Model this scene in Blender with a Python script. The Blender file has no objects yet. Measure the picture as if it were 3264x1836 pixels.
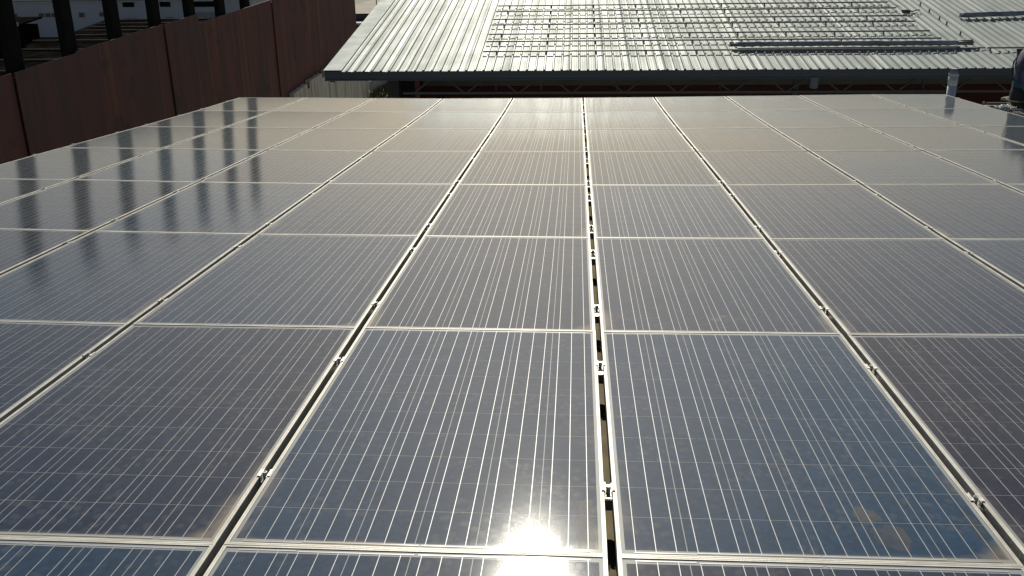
import bpy, bmesh, math, random
from mathutils import Vector, Matrix, Euler, noise
random.seed(7)
PI = math.pi
sc = bpy.context.scene
COL = sc.collection

# ------------------------------------------------------------------ camera
cam_d = bpy.data.cameras.new("camera"); cam = bpy.data.objects.new("camera", cam_d); COL.objects.link(cam)
cam_d.sensor_fit = 'HORIZONTAL'; cam_d.sensor_width = 36.0
cam_d.lens = 36.0 * 2949.85 / 3264.0
cam_d.clip_start = 0.05; cam_d.clip_end = 3000
MC = Matrix(((0.99772045, -0.01041953, 0.06667333), (0.06613317, 0.34756499, -0.93532079), (-0.01342771, 0.937598, 0.34746177)))
cam.matrix_world = Matrix.Translation((-0.1044, -1.9548, 1.4308)) @ MC.to_4x4()
sc.camera = cam
sc.render.resolution_x, sc.render.resolution_y = 1024, 576

# ------------------------------------------------------------------ light
SUN_EL, SUN_AZ = 33.2, -2.6      # degrees above horizon, degrees from +Y towards +X
w = bpy.data.worlds.new("World"); sc.world = w; w.use_nodes = True
wn, wl = w.node_tree.nodes, w.node_tree.links
for n_ in list(wn): wn.remove(n_)
sky = wn.new('ShaderNodeTexSky'); sky.sky_type = 'NISHITA'; sky.sun_disc = False
sky.sun_elevation = math.radians(SUN_EL); sky.sun_rotation = math.radians(SUN_AZ)
sky.air_density = 0.85; sky.dust_density = 2.2; sky.ozone_density = 0.2; sky.altitude = 100
bg = wn.new('ShaderNodeBackground'); bg.inputs['Strength'].default_value = 0.05
wo = wn.new('ShaderNodeOutputWorld')
wl.new(sky.outputs[0], bg.inputs[0]); wl.new(bg.outputs[0], wo.inputs[0])
sd = bpy.data.lights.new("sun", 'SUN'); sd.energy = 5.0; sd.angle = math.radians(0.53); sd.color = (1.0, 0.95, 0.81)
sun = bpy.data.objects.new("sun", sd); COL.objects.link(sun)
el, az = math.radians(SUN_EL), math.radians(SUN_AZ)
sdir = Vector((math.sin(az) * math.cos(el), math.cos(az) * math.cos(el), math.sin(el)))
sun.rotation_euler = sdir.to_track_quat('Z', 'Y').to_euler(); sun.location = sdir * 60
sc.view_settings.view_transform = 'Standard'; sc.view_settings.look = 'None'
sc.view_settings.exposure = -0.26; sc.view_settings.gamma = 1.0
sc.render.engine = 'CYCLES'
sc.cycles.max_bounces = 6

# ------------------------------------------------------------------ helpers
def tag(o, label=None, cat=None, group=None, kind=None):
    if label: o['label'] = label
    if cat: o['category'] = cat
    if group: o['group'] = group
    if kind: o['kind'] = kind
    return o

def empty(name, loc=(0, 0, 0), rot=(0, 0, 0), **k):
    o = bpy.data.objects.new(name, None); COL.objects.link(o)
    o.location = loc; o.rotation_euler = rot; o.empty_display_size = 0.1
    return tag(o, **k)

class MB:
    """collects quads; builds one mesh object"""
    def __init__(s): s.v = []; s.f = []; s.m = []; s.sm = []
    def face(s, pts, m=0, smooth=False):
        b = len(s.v); s.v += [tuple(p) for p in pts]; s.f.append(tuple(range(b, b + len(pts)))); s.m.append(m); s.sm.append(smooth)
    def box(s, x0, x1, y0, y1, z0, z1, m=0, xf=None):
        P = [Vector(p) for p in ((x0,y0,z0),(x1,y0,z0),(x1,y1,z0),(x0,y1,z0),(x0,y0,z1),(x1,y0,z1),(x1,y1,z1),(x0,y1,z1))]
        if xf: P = [xf @ p for p in P]
        b = len(s.v); s.v += [tuple(p) for p in P]
        for f in ((0,3,2,1),(4,5,6,7),(0,1,5,4),(1,2,6,5),(2,3,7,6),(3,0,4,7)):
            s.f.append(tuple(b + i for i in f)); s.m.append(m); s.sm.append(False)
        return s
    def beam(s, a, b_, w, h, m=0, up=(0, 0, 1)):
        a = Vector(a); b_ = Vector(b_); d = (b_ - a); L = d.length; d.normalize(); u = Vector(up)
        x = d.cross(u)
        if x.length < 1e-4: u = Vector((0, 1, 0)); x = d.cross(u)
        x.normalize(); u = x.cross(d)
        M = Matrix((x, d, u)).transposed().to_4x4(); M.translation = a
        s.box(-w/2, w/2, 0, L, -h/2, h/2, m, M); return s
    def tube(s, pts, r, n=8, m=0, cap=True):
        pts = [Vector(p) for p in pts]; rs = r if isinstance(r, (list, tuple)) else [r] * len(pts)
        rings = []; prev = None
        for i, p in enumerate(pts):
            t = (pts[min(i+1, len(pts)-1)] - pts[max(i-1, 0)]).normalized()
            ref = prev if prev is not None else (Vector((0,0,1)) if abs(t.z) < .9 else Vector((1,0,0)))
            x = ref - t * ref.dot(t); x.normalize(); prev = x; y = t.cross(x)
            b = len(s.v)
            for k in range(n):
                a = 2*PI*k/n; s.v.append(tuple(p + x*math.cos(a)*rs[i] + y*math.sin(a)*rs[i]))
            rings.append(b)
        for i in range(len(rings)-1):
            for k in range(n):
                s.f.append((rings[i]+k, rings[i]+(k+1) % n, rings[i+1]+(k+1) % n, rings[i+1]+k)); s.m.append(m); s.sm.append(True)
        if cap:
            s.f.append(tuple(rings[0]+k for k in range(n))[::-1]); s.m.append(m); s.sm.append(False)
            s.f.append(tuple(rings[-1]+k for k in range(n))); s.m.append(m); s.sm.append(False)
        return s
    def cyl(s, c, r, z0, z1, n=16, m=0):
        return s.tube([(c[0], c[1], z0), (c[0], c[1], z1)], r, n, m)
    def mesh(s, name, mats):
        me = bpy.data.meshes.new(name); me.from_pydata(s.v, [], s.f)
        for m in (mats if isinstance(mats, (list, tuple)) else [mats]): me.materials.append(m)
        for p, m, sm in zip(me.polygons, s.m, s.sm): p.material_index = m; p.use_smooth = sm
        me.validate(); me.update(); return me
    def build(s, name, mats, parent=None, **k):
        o = bpy.data.objects.new(name, s.mesh(name, mats)); COL.objects.link(o); o.parent = parent
        return tag(o, **k)

def link_copy(o, parent=None):
    c = o.copy(); COL.objects.link(c); c.parent = parent; return c
def copy_tree(o):
    c = link_copy(o)
    for ch in o.children:
        k = link_copy(ch, c)
        for g in ch.children: link_copy(g, k)
    return c

# ------------------------------------------------------------------ materials
class NT:
    def __init__(s, name):
        s.mat = bpy.data.materials.new(name); s.mat.use_nodes = True; s.t = s.mat.node_tree
        s.n = s.t.nodes; s.l = s.t.links; s.p = s.n['Principled BSDF']
    def node(s, t, **k):
        n = s.n.new(t)
        for a, b in k.items(): setattr(n, a, b)
        return n
    def put(s, inp, v):
        if hasattr(v, 'links'): s.l.new(v, inp)
        else: inp.default_value = v
    def math(s, op, a, b=None, c=None, clamp=False):
        n = s.node('ShaderNodeMath', operation=op); n.use_clamp = clamp
        s.put(n.inputs[0], a)
        if b is not None: s.put(n.inputs[1], b)
        if c is not None: s.put(n.inputs[2], c)
        return n.outputs[0]
    def ramp(s, v, lo, hi, a=0.0, b=1.0):
        n = s.node('ShaderNodeMapRange'); n.interpolation_type = 'SMOOTHSTEP'
        s.put(n.inputs[0], v); n.inputs[1].default_value = lo; n.inputs[2].default_value = hi
        n.inputs[3].default_value = a; n.inputs[4].default_value = b; return n.outputs[0]
    def mix(s, f, a, b):
        n = s.node('ShaderNodeMix', data_type='RGBA'); s.put(n.inputs[0], f)
        for i, v in ((6, a), (7, b)):
            if isinstance(v, tuple): v = tuple(v) + ((1,) if len(v) == 3 else ())
            s.put(n.inputs[i], v)
        return n.outputs[2]
    def obj(s): return s.node('ShaderNodeTexCoord').outputs['Object']
    def geo(s): return s.node('ShaderNodeNewGeometry').outputs['Position']
    def rnd(s): return s.node('ShaderNodeObjectInfo').outputs['Random']
    def shift(s, vec, k=37.0, scale=(1, 1, 1)):
        m = s.node('ShaderNodeMapping'); s.put(m.inputs['Vector'], vec); m.inputs['Scale'].default_value = scale
        c = s.node('ShaderNodeCombineXYZ'); r = s.math('MULTIPLY', s.rnd(), k)
        s.l.new(r, c.inputs[0]); s.l.new(r, c.inputs[1]); s.l.new(c.outputs[0], m.inputs['Location'])
        return m.outputs[0]
    def noise(s, vec, scale, detail=4, rough=.55):
        n = s.node('ShaderNodeTexNoise'); s.put(n.inputs['Vector'], vec); n.inputs['Scale'].default_value = scale
        n.inputs['Detail'].default_value = detail; n.inputs['Roughness'].default_value = rough; return n.outputs['Fac']
    def vor(s, vec, scale, feature='F1', out='Distance'):
        n = s.node('ShaderNodeTexVoronoi', feature=feature); s.put(n.inputs['Vector'], vec); n.inputs['Scale'].default_value = scale
        return n.outputs[out]
    def scalev(s, vec, sc_):
        m = s.node('ShaderNodeMapping'); s.put(m.inputs['Vector'], vec); m.inputs['Scale'].default_value = sc_; return m.outputs[0]
    def bump(s, h, strength, dist=.01, inp='Normal'):
        n = s.node('ShaderNodeBump'); s.put(n.inputs['Height'], h); n.inputs['Strength'].default_value = strength
        n.inputs['Distance'].default_value = dist; s.l.new(n.outputs[0], s.p.inputs[inp]); return n
    def set(s, **k):
        for a, v in k.items():
            a = a.replace('_', ' ')
            if isinstance(v, tuple) and len(v) == 3: v = v + (1,)
            s.put(s.p.inputs[a], v)
        return s

def simple(name, col, rough=.6, metal=0.0, var=.25, scale=6.0, bump=.15, coords='obj', stretch=(1, 1, 1)):
    m = NT(name); v = m.scalev(m.obj() if coords == 'obj' else m.geo(), stretch)
    f = m.ramp(m.noise(v, scale, 6), .3, .7)
    c = m.mix(f, tuple(x * (1 - var) for x in col), tuple(min(1, x * (1 + var)) for x in col))
    m.set(Base_Color=c, Roughness=m.math('MULTIPLY_ADD', f, .15, rough - .07), Metallic=metal)
    if bump: m.bump(m.noise(v, scale * 8, 3), bump)
    return m.mat

def laminate(name, kind):
    """everything that lies under the dusty front glass of a panel"""
    m = NT(name); o = m.obj(); sh = m.shift(o)
    sep = m.node('ShaderNodeSeparateXYZ'); m.l.new(o, sep.inputs[0]); X, Y = sep.outputs[0], sep.outputs[1]
    if kind == 'cell':
        g = m.vor(sh, 55, out='Color'); hs = m.node('ShaderNodeSeparateColor'); m.l.new(g, hs.inputs[0])
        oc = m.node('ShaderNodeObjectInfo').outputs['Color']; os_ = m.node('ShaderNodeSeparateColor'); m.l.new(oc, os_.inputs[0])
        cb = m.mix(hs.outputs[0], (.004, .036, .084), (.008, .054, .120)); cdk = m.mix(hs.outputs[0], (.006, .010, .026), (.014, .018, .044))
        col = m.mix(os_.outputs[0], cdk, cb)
        metal, rough = 0.0, .6; m.set(Specular_IOR_Level=.015)
    elif kind == 'mud':
        col = (.040, .034, .020); metal, rough = 0.0, .6; m.set(Alpha=m.ramp(m.noise(sh, 9, 4), .3, .65, .08, .42))
    elif kind == 'back':
        col = (.30, .33, .35); metal, rough = 0.0, .5; m.set(Specular_IOR_Level=.1)
    else:
        col = (.46, .48, .51); metal, rough = .14, .42; m.set(Specular_IOR_Level=.15)
    # dust: thin everywhere, rain-drop rings, brown silt caught in the low corners
    thin = m.ramp(m.noise(sh, 1.7, 5), .35, .75, .004, .036)
    dropv = m.vor(m.scalev(sh, (1, .8, 1)), 38)
    drops = m.math('MULTIPLY', m.ramp(dropv, .25, .55, 1, 0), m.ramp(m.noise(sh, 5, 2), .44, .60, 0, .10))
    edge = m.math('MAXIMUM', m.ramp(m.math('ABSOLUTE', X), .425, .482, 0, 1), m.ramp(m.math('ABSOLUTE', Y), .775, .812, 0, 1))
    low = m.ramp(Y, -.25, -.8, 0, 1)
    silt = m.math('MULTIPLY', m.math('MULTIPLY', edge, m.math('MULTIPLY_ADD', low, .75, .1)), m.ramp(m.noise(sh, 3.1, 3), .42, .62, 0, .75))
    corner = m.math('MULTIPLY', m.ramp(m.math('ADD', X, m.math('MULTIPLY', Y, -1)), 1.16, 1.24, 0, .55), m.ramp(m.noise(sh, 2.2, 2), .38, .5))
    patch = m.math('MULTIPLY', m.ramp(m.noise(sh, 2.6, 4), .69, .73, 0, .30), low)
    d = m.math('ADD', m.math('ADD', thin, drops), m.math('MAXIMUM', m.math('MAXIMUM', silt, corner), patch), clamp=True)
    if kind == 'mud': d = 0.03
    m.set(Base_Color=m.mix(d, col, (.33, .28, .215)), Metallic=m.math('MULTIPLY', m.math('SUBTRACT', 1, d), metal) if metal else 0.0,
          Roughness=rough, Coat_Weight=1.0, Coat_IOR=1.45)
    cr = m.math('MULTIPLY_ADD', m.noise(sh, 2.3, 4), .05, .044)
    m.set(Sheen_Weight=.16, Sheen_Roughness=.35, Sheen_Tint=(.98, 1, .80))
    m.set(Coat_Roughness=m.math('ADD', cr, m.math('MULTIPLY', d, .06)))
    b = m.node('ShaderNodeBump'); m.put(b.inputs['Height'], m.math('ADD', m.noise(sh, 420, 2), m.math('MULTIPLY', m.noise(sh, 6, 2), .8)))
    b.inputs['Strength'].default_value = .20; b.inputs['Distance'].default_value = .0003
    m.l.new(b.outputs[0], m.p.inputs['Coat Normal'])
    return m.mat

def galv(name, col, rough, metal, pitch=.205, coords='obj'):
    m = NT(name); v = m.obj()
    n1 = m.noise(m.scalev(v, (3.2, .25, 1)), 1.0, 4); n2 = m.noise(m.scalev(v, (1, 1, 1)), .9, 5)
    streak = m.noise(m.scalev(v, (40, .6, 1)), 1.0, 3)
    f = m.ramp(m.math('ADD', m.math('MULTIPLY', n1, .6), m.math('MULTIPLY', n2, .4)), .36, .62)
    c = m.mix(f, tuple(x * .80 for x in col), col)
    c = m.mix(m.ramp(streak, .55, .8, 0, .25), c, (.42, .40, .36))
    m.set(Base_Color=c, Metallic=metal, Roughness=m.math('MULTIPLY_ADD', f, -.08, rough + .05))
    m.bump(m.noise(m.scalev(v, (1, .3, 1)), 7, 2), .12, .02); m.set(Specular_IOR_Level=.12)
    return m.mat

def rust_paint():
    m = NT('rusty_red_oxide_sheet'); v = m.geo(); sh = m.shift(v, 13)
    n1 = m.noise(m.scalev(sh, (1, .9, .12)), 2.2, 6, .6); n2 = m.noise(sh, .9, 5); n3 = m.noise(m.scalev(sh, (3.5, 3.5, .10)), 1.1, 4)
    c = m.mix(m.ramp(n1, .35, .7), (.160, .050, .041), (.074, .036, .036))
    c = m.mix(m.ramp(n3, .56, .68, 0, .7), c, (.24, .095, .04))
    c = m.mix(m.ramp(n2, .56, .66, 0, .75), c, (.045, .030, .020))
    c = m.mix(m.math('MULTIPLY', m.rnd(), .5), c, (.075, .050, .052))
    m.set(Base_Color=c, Roughness=.72); m.bump(n1, .3, .02); return m.mat

M = {}
M['cell'] = laminate('solar_cell_under_glass', 'cell')
M['back'] = laminate('white_backsheet_under_glass', 'back')
M['mud'] = laminate('dried_mud_film', 'mud')
M['bus'] = laminate('tinned_ribbon_under_glass', 'bus')
M['frame'] = simple('anodised_frame', (.60, .585, .535), .5, .15, .12, 9, .05)
M['frame_side'] = M['frame']
M['clamp'] = simple('clamp_aluminium', (.62, .61, .58), .42, .5, .1, 30, .05)
M['bolt'] = simple('bolt_steel', (.62, .61, .58), .3, .9, .1, 30, 0)
M['rail'] = simple('rail_aluminium', (.62, .61, .57), .42, .7, .15, 8, .05)
M['raild'] = simple('dull_rail_aluminium', (.19, .20, .20), .5, .6, .2, 5, .05)
M['rubber'] = simple('black_rubber', (.012, .012, .012), .7)
M['under'] = simple('cream_roof_sheet', (.22, .19, .13), .5, 0, .18, 5, .1)
for k_, v_ in (('under', 0), ('frame', .25)): M[k_].node_tree.nodes['Principled BSDF'].inputs['Specular IOR Level'].default_value = v_
M['galv'] = galv('bright_zincalume_sheet', (.355, .400, .395), .57, .10)
M['flash'] = simple('pale_flashing', (.52, .58, .57), .75, 0, .06, 2, .05)
M['navy'] = simple('dark_blue_grey_fascia', (.040, .062, .085), .45, 0, .2, 2, .05, stretch=(.3, 1, 3))
M['steel'] = simple('grey_truss_steel', (.065, .07, .072), .55, 0, .2)
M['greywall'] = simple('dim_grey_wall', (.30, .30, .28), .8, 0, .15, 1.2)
M['dimwall'] = simple('shade_toned_grey_wall', (.13, .135, .13), .8, 0, .15, 1.2)  # darker copy of the grey wall, eave shade put into its colour
M['maroon'] = simple('maroon_wall', (.060, .010, .008), .75, 0, .25, 1.5)
M['redcol'] = simple('red_oxide_column', (.10, .03, .02), .6)
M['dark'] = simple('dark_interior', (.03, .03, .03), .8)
M['rust'] = rust_paint()
M['post'] = simple('blackened_post', (.008, .010, .009), .8, 0, .3, 3)
M['postb'] = simple('brown_post_flange', (.055, .038, .028), .8, 0, .3, 3)

def concrete():
    m = NT('stained_concrete'); v = m.geo()
    st = m.noise(m.scalev(v, (2.6, 2.6, .14)), 1.6, 6, .65); n2 = m.noise(v, 1.2, 5)
    c = m.mix(m.ramp(st, .45, .68), (.66, .67, .60), (.32, .27, .18))
    c = m.mix(m.ramp(n2, .6, .72, 0, .6), c, (.12, .10, .075))
    m.set(Base_Color=c, Roughness=.85); m.bump(n2, .3, .03); return m.mat
M['conc'] = concrete()
M['facade'] = simple('pale_painted_facade', (.40, .44, .50), .8, 0, .06, .35, 0)
M['glass'] = simple('dark_window_glass', (.02, .03, .035), .15, 0, .2, 1, 0)
M['louver'] = simple('grey_shutter', (.25, .27, .30), .7)
M['trim'] = simple('window_trim', (.40, .43, .46), .6)
M['darkroof'] = simple('dark_old_roofing', (.010, .0095, .0085), .95, 0, .5, 1.5, .3)
M['darkroof'].node_tree.nodes['Principled BSDF'].inputs['Specular IOR Level'].default_value = 0
for k_ in ('post', 'postb'): M[k_].node_tree.nodes['Principled BSDF'].inputs['Specular IOR Level'].default_value = .05
M['batten'] = simple('weathered_batten', (.045, .040, .030), .8)
M['orange'] = simple('orange_red_plastic', (.42, .075, .03), .6)
M['pvc'] = simple('grey_white_pvc', (.50, .55, .62), .45, 0, .08, 4, .03)
M['outlet'] = simple('blue_grey_outlet', (.12, .15, .19), .6, 0, .1)
M['wrap'] = simple('grey_plastic_wrap', (.30, .33, .37), .28, 0, .35, 3, .6, stretch=(.5, 4, 4))
M['wood'] = simple('pale_timber', (.50, .44, .34), .75)
M['beige'] = simple('beige_flat_roof', (.33, .30, .25), .9, 0, .12, .6)
M['slab'] = simple('pale_slab', (.45, .45, .43), .8, 0, .2, .8)
M['pink'] = simple('pink_red_sheet', (.45, .16, .16), .7)
M['soil'] = simple('dusty_ground', (.27, .25, .21), .95, 0, .35, .25, .4, coords='geo')
M['wooded'] = simple('hazy_added_ridge', (.27, .245, .19), .95, 0, .35, .06, .4, coords='geo')
M['grassm'] = simple('dry_grass', (.085, .085, .03), .9, 0, .4, 3)
M['cream'] = simple('cream_board', (.66, .62, .50), .6, 0, .06)
M['shirt'] = simple('grey_violet_shirt', (.14, .125, .17), .85, 0, .3, 12, .5)
M['trous'] = simple('dark_work_trousers', (.012, .018, .022), .85, 0, .3, 10, .4)
M['skin'] = simple('brown_skin', (.23, .12, .075), .55, 0, .1, 20, .05)
M['teal'] = simple('teal_webbing', (.012, .095, .14), .6, 0, .2, 30, .2)
M['hair'] = simple('black_hair', (.012, .010, .009), .6, 0, .3, 60, .4)
M['white'] = simple('white_cloth', (.62, .61, .60), .8, 0, .1, 10, .2)
M['gum'] = simple('boot_leather', (.04, .03, .022), .6)
M['yellow'] = simple('yellow_strap', (.13, .13, .035), .6)

# ------------------------------------------------------------------ the array frame (the near roof falls 3.2 degrees away from us)
TILT = math.radians(-3.2)
RT = Matrix.Rotation(TILT, 4, 'X')
def A(u, v, w_=0.0): return RT @ Vector((u, v, w_))
ORD = ['first', 'second', 'third', 'fourth', 'fifth', 'sixth', 'seventh', 'eighth', 'ninth', 'tenth', 'eleventh', 'twelfth', 'thirteenth', 'fourteenth', 'fifteenth', 'sixteenth']
PU, PV = 1.016, 1.655
W2, L2 = .4965, .825                              # half sizes of a panel
ZR = [-.0029, .0068, .0028, .0025, -.0023, -.0091, -.0072, .0095]
VR = [.0191, -.0005, -.0144, -.0183, -.0158, .0173, .0109, .0018]
SR = [.0009, -.0014, -.0028, -.001, -.0008, .0001, .0014, .0024]
ZC = [.019, .0126, -.0021, -.0124, -.0132, -.014, -.0109, -.0031, .0031, .0124, .0086]
def zf(c, r):
    ri = min(max(r, 0), 7); r0 = int(min(ri, 6)); fr = ri - r0
    c0 = int(min(max(c, 0), 9)); fc = min(max(c, 0), 10) - c0
    z = ZR[r0]*(1-fr) + ZR[r0+1]*fr + ZC[c0]*(1-fc) + ZC[c0+1]*fc
    return z + (SR[r0]*(1-fr) + SR[r0+1]*fr) * (c - 5)
def rowv(r):                                       # v of seam r, with interpolation
    if r <= 0: return r*PV + VR[0]
    r0 = int(min(r, 6)); fr = r - r0
    return r*PV + VR[r0]*(1-fr) + VR[r0+1]*fr

# ---- one solar panel
def panel_meshes():
    f = MB()
    a, lip, g = .0, .0115, -.0022
    outer = [(-W2, -L2), (W2, -L2), (W2, L2), (-W2, L2)]
    def ring(o1, z1, o2, z2):
        def rect(o, z): return [(-W2+o, -L2+o, z), (W2-o, -L2+o, z), (W2-o, L2-o, z), (-W2+o, L2-o, z)]
        A1, A2 = rect(o1, z1), rect(o2, z2)
        for i in range(4):
            j = (i+1) % 4; f.face([A1[i], A1[j], A2[j], A2[i]])
    ring(0, -.035, 0, -.0008)
    ring(0, -.0008, .0008, 0)
    ring(.0008, 0, .0052, 0); ring(.0052, 0, .0056, -.0009); ring(.0056, -.0009, .0066, -.0009); ring(.0066, -.0009, .007, 0)
    ring(.007, 0, lip, 0); ring(lip, 0, lip, -.030)
    ring(.028, -.035, 0, -.035)
    b = MB(); z = g
    b.face([(-W2+lip, -L2+lip, z), (W2-lip, -L2+lip, z), (W2-lip, L2-lip, z), (-W2+lip, L2-lip, z)], 0)
    cw, gp = .1562, .0024
    x0 = -(6*cw + 5*gp)/2; y0 = -(10*cw + 9*gp)/2 
    for i in range(6):
        for j in range(10):
            xa, ya = x0 + i*(cw+gp), y0 + j*(cw+gp)
            b.face([(xa, ya, z+.0003), (xa+cw, ya, z+.0003), (xa+cw, ya+cw, z+.0003), (xa, ya+cw, z+.0003)], 1)
    r = MB(); zr = z+.0006; bw = .00095
    ye = -y0
    for i in range(6):
        for k in range(3):
            xc = x0 + i*(cw+gp) + cw*(k+.5)/3 + random.uniform(-.0006, .0006)
            dx = random.uniform(-.0008, .0008)
            r.face([(xc-bw, y0-.012, zr), (xc+bw, y0-.012, zr), (xc+bw+dx, ye+.012, zr), (xc-bw+dx, ye+.012, zr)])
    def seg(xa, xb, yc, h=.0027): r.face([(xa, yc-h, zr+.0003), (xb, yc-h, zr+.0003), (xb, yc+h, zr+.0003), (xa, yc+h, zr+.0003)])
    cx = lambda i, k: x0 + i*(cw+gp) + cw*(k+.5)/3
    for sgn in (-1, 1):
        yb = sgn*(ye+.0115)
        if sgn < 0:
            seg(cx(0, 0)-.003, cx(0, 2)+.05, yb-.001); seg(cx(1, 0)-.003, cx(2, 2)+.04, yb+.002); seg(cx(3, 0)-.01, cx(4, 2)+.03, yb+.002); seg(cx(5, 0)-.004, cx(5, 2)+.004, yb-.001)
        else:
            seg(cx(0, 0)-.003, cx(0, 2)+.045, yb+.001); seg(cx(1, 0)-.003, cx(2, 2)+.035, yb-.002); seg(cx(3, 0)-.01, cx(5, 2)+.004, yb-.002)
    return f.mesh('frame', M['frame']), b.mesh('cell_sheet', [M['back'], M['cell']]), r.mesh('busbars', M['bus'])

fm, bm_, rm = panel_meshes()
def row_name(r):   # r = 6 is the farthest row
    k = 6 - r
    return 'farthest row' if k == 0 else ORD[k] + ' row from the far edge'
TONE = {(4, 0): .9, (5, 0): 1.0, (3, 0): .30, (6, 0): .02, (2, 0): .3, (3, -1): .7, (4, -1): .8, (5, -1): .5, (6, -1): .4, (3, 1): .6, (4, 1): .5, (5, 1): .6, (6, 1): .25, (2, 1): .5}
STAINS = [(5, 0, .217, -.700, .052, .058, 3.1), (5, 0, .180, -.60, .035, .04, 8.2), (5, 0, .455, -.70, .026, .12, 1.7), (4, 0, .452, -.70, .034, .12, 5.5), (5, 2, .45, -.70, .03, .09, 2.5), (5, 2, .18, -.75, .07, .02, 6.6)]
first = None
for r in range(-1, 7):
    for c in range(10):
        if r == -1 and not 1 <= c <= 8: continue
        va = (rowv(r) + rowv(r+1))/2; uc = (c - 4.5)*PU
        zz = [zf(c, r), zf(c+1, r), zf(c, r+1), zf(c+1, r+1)]
        tx = math.atan((zz[2]+zz[3]-zz[0]-zz[1])/2/PV) + random.gauss(0, .0007); ty = -math.atan((zz[1]+zz[3]-zz[0]-zz[2])/2/PU) + random.gauss(0, .0009)
        mat = RT @ Matrix.Translation((uc, va, sum(zz)/4)) @ Euler((tx, ty, random.gauss(0, .0005))).to_matrix().to_4x4()
        lab = 'blue solar panel, %s column from the left, %s' % (ORD[c], row_name(r))
        if first is None:
            e = empty('solar_panel', cat='solar panel', group='solar panels of the near array'); first = e
            for nm, me in (('frame', fm), ('cell_sheet', bm_), ('busbars', rm)):
                o = bpy.data.objects.new(nm, me); COL.objects.link(o); o.parent = e
        else: e = copy_tree(first)
        e.matrix_world = mat
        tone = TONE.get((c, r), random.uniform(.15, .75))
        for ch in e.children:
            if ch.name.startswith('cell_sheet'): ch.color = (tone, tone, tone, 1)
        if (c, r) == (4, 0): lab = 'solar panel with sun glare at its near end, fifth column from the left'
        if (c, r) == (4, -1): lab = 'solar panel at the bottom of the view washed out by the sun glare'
        e['label'] = lab
        for (kc, kr, sx, sy, srx, sry, sd_) in STAINS:
            if (kc, kr) != (c, r): continue
            mb = MB(); n = 40; ring_ = []
            for q in range(n):
                a = 2*PI*q/n; f_ = 1 + .55*noise.noise(Vector((math.cos(a)*1.3, math.sin(a)*1.3, sd_))) + .18*noise.noise(Vector((math.cos(a)*4, math.sin(a)*4, sd_)))
                ring_.append((max(-.468, min(.468, sx + srx*f_*math.cos(a))), max(-.79, min(.79, sy + sry*f_*math.sin(a))), -.0022+.00045))
            mb.face(ring_); o_ = mb.build('mud_stain', M['mud'], e); o_['label'] = 'brown dried mud stain on the glass'

# ---- rails below, clamps in the gaps
RV = [-1.32, -.37, .365, 1.299, 2.004, 2.985, 3.58, 4.555, 5.08, 6.168, 6.853, 7.776, 8.49, 9.43, 10.15, 11.09]
for i, v in enumerate(RV):
    m = MB(); m.box(-5.14, 5.16, -.02, .02, -.033, .0); m.box(-5.14, 5.16, -.012, .012, -.038, -.0335)
    ro = m.build('mounting_rail', M['rail'], cat='mounting rail', group='rails under the near solar panels',
                 label='aluminium mounting rail crossing below the solar panels, %s from the far edge' % ORD[15-i])
    ro.matrix_world = RT @ Matrix.Translation((0, v, -.052))
def clamp_proto(edge):
    e = empty('edge_clamp' if edge else 'mid_clamp', cat='panel clamp', group='clamps along the array edges' if edge else 'mid clamps in the panel gaps')
    h = .0115
    m = MB()
    if not edge: m.box(-h-.008, -h+.001, -.020, .020, .0005, .0030)
    m.box(h-.001, h+.008, -.020, .020, .0005, .0030)
    m.box(-h+.001, -h+.0032, -.024, .024, -.020, .0035 if not edge else .0005); m.box(h-.0032, h-.001, -.024, .024, -.020, .0005)
    m.box(-h+.0032, h-.0032, -.024, .024, -.020, -.0175)
    m.build('clamp_body', M['clamp'], e)
    b = MB(); b.cyl((0, -.004), .0068, -.0175, .0075, 14); b.cyl((0, -.004), .0034, .0065, .0078, 6)
    b.m = [0 if i < 16 else 1 for i in range(len(b.f))]  # black hexagon on the head stands in for the shaded socket
    b.build('bolt', [M['bolt'], M['rubber']], e)
    return e
pm = clamp_proto(False); pe = clamp_proto(True)
um, ue = False, False
for i, v in enumerate(RV):
    if v < 0: continue
    rr = next((q + (v - rowv(q))/(rowv(q+1)-rowv(q)) for q in range(7) if rowv(q) <= v < rowv(q+1)), 0)
    for c in range(0, 11):
        z = zf(c, rr)
        u = (c-5)*PU
        if c in (0, 10):
            e = pe if not ue else copy_tree(pe); ue = True
            u += -.001 if c == 0 else .001
            e.matrix_world = RT @ Matrix.Translation((u, v, z)) @ Matrix.Rotation(PI if c == 10 else 0, 4, 'Z')
            e['label'] = 'small end clamp on the %s edge of the array, %s from the far end' % ('left' if c == 0 else 'right', ORD[15-i])
        else:
            e = pm if not um else copy_tree(pm); um = True
            e.matrix_world = RT @ Matrix.Translation((u, v + random.gauss(0, .012), z)) @ Matrix.Rotation(random.gauss(0, .02), 4, 'Z')
            e['label'] = 'bolted mid clamp right of the %s panel column, %s from the far edge' % (ORD[c-1], ORD[15-i])

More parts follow.
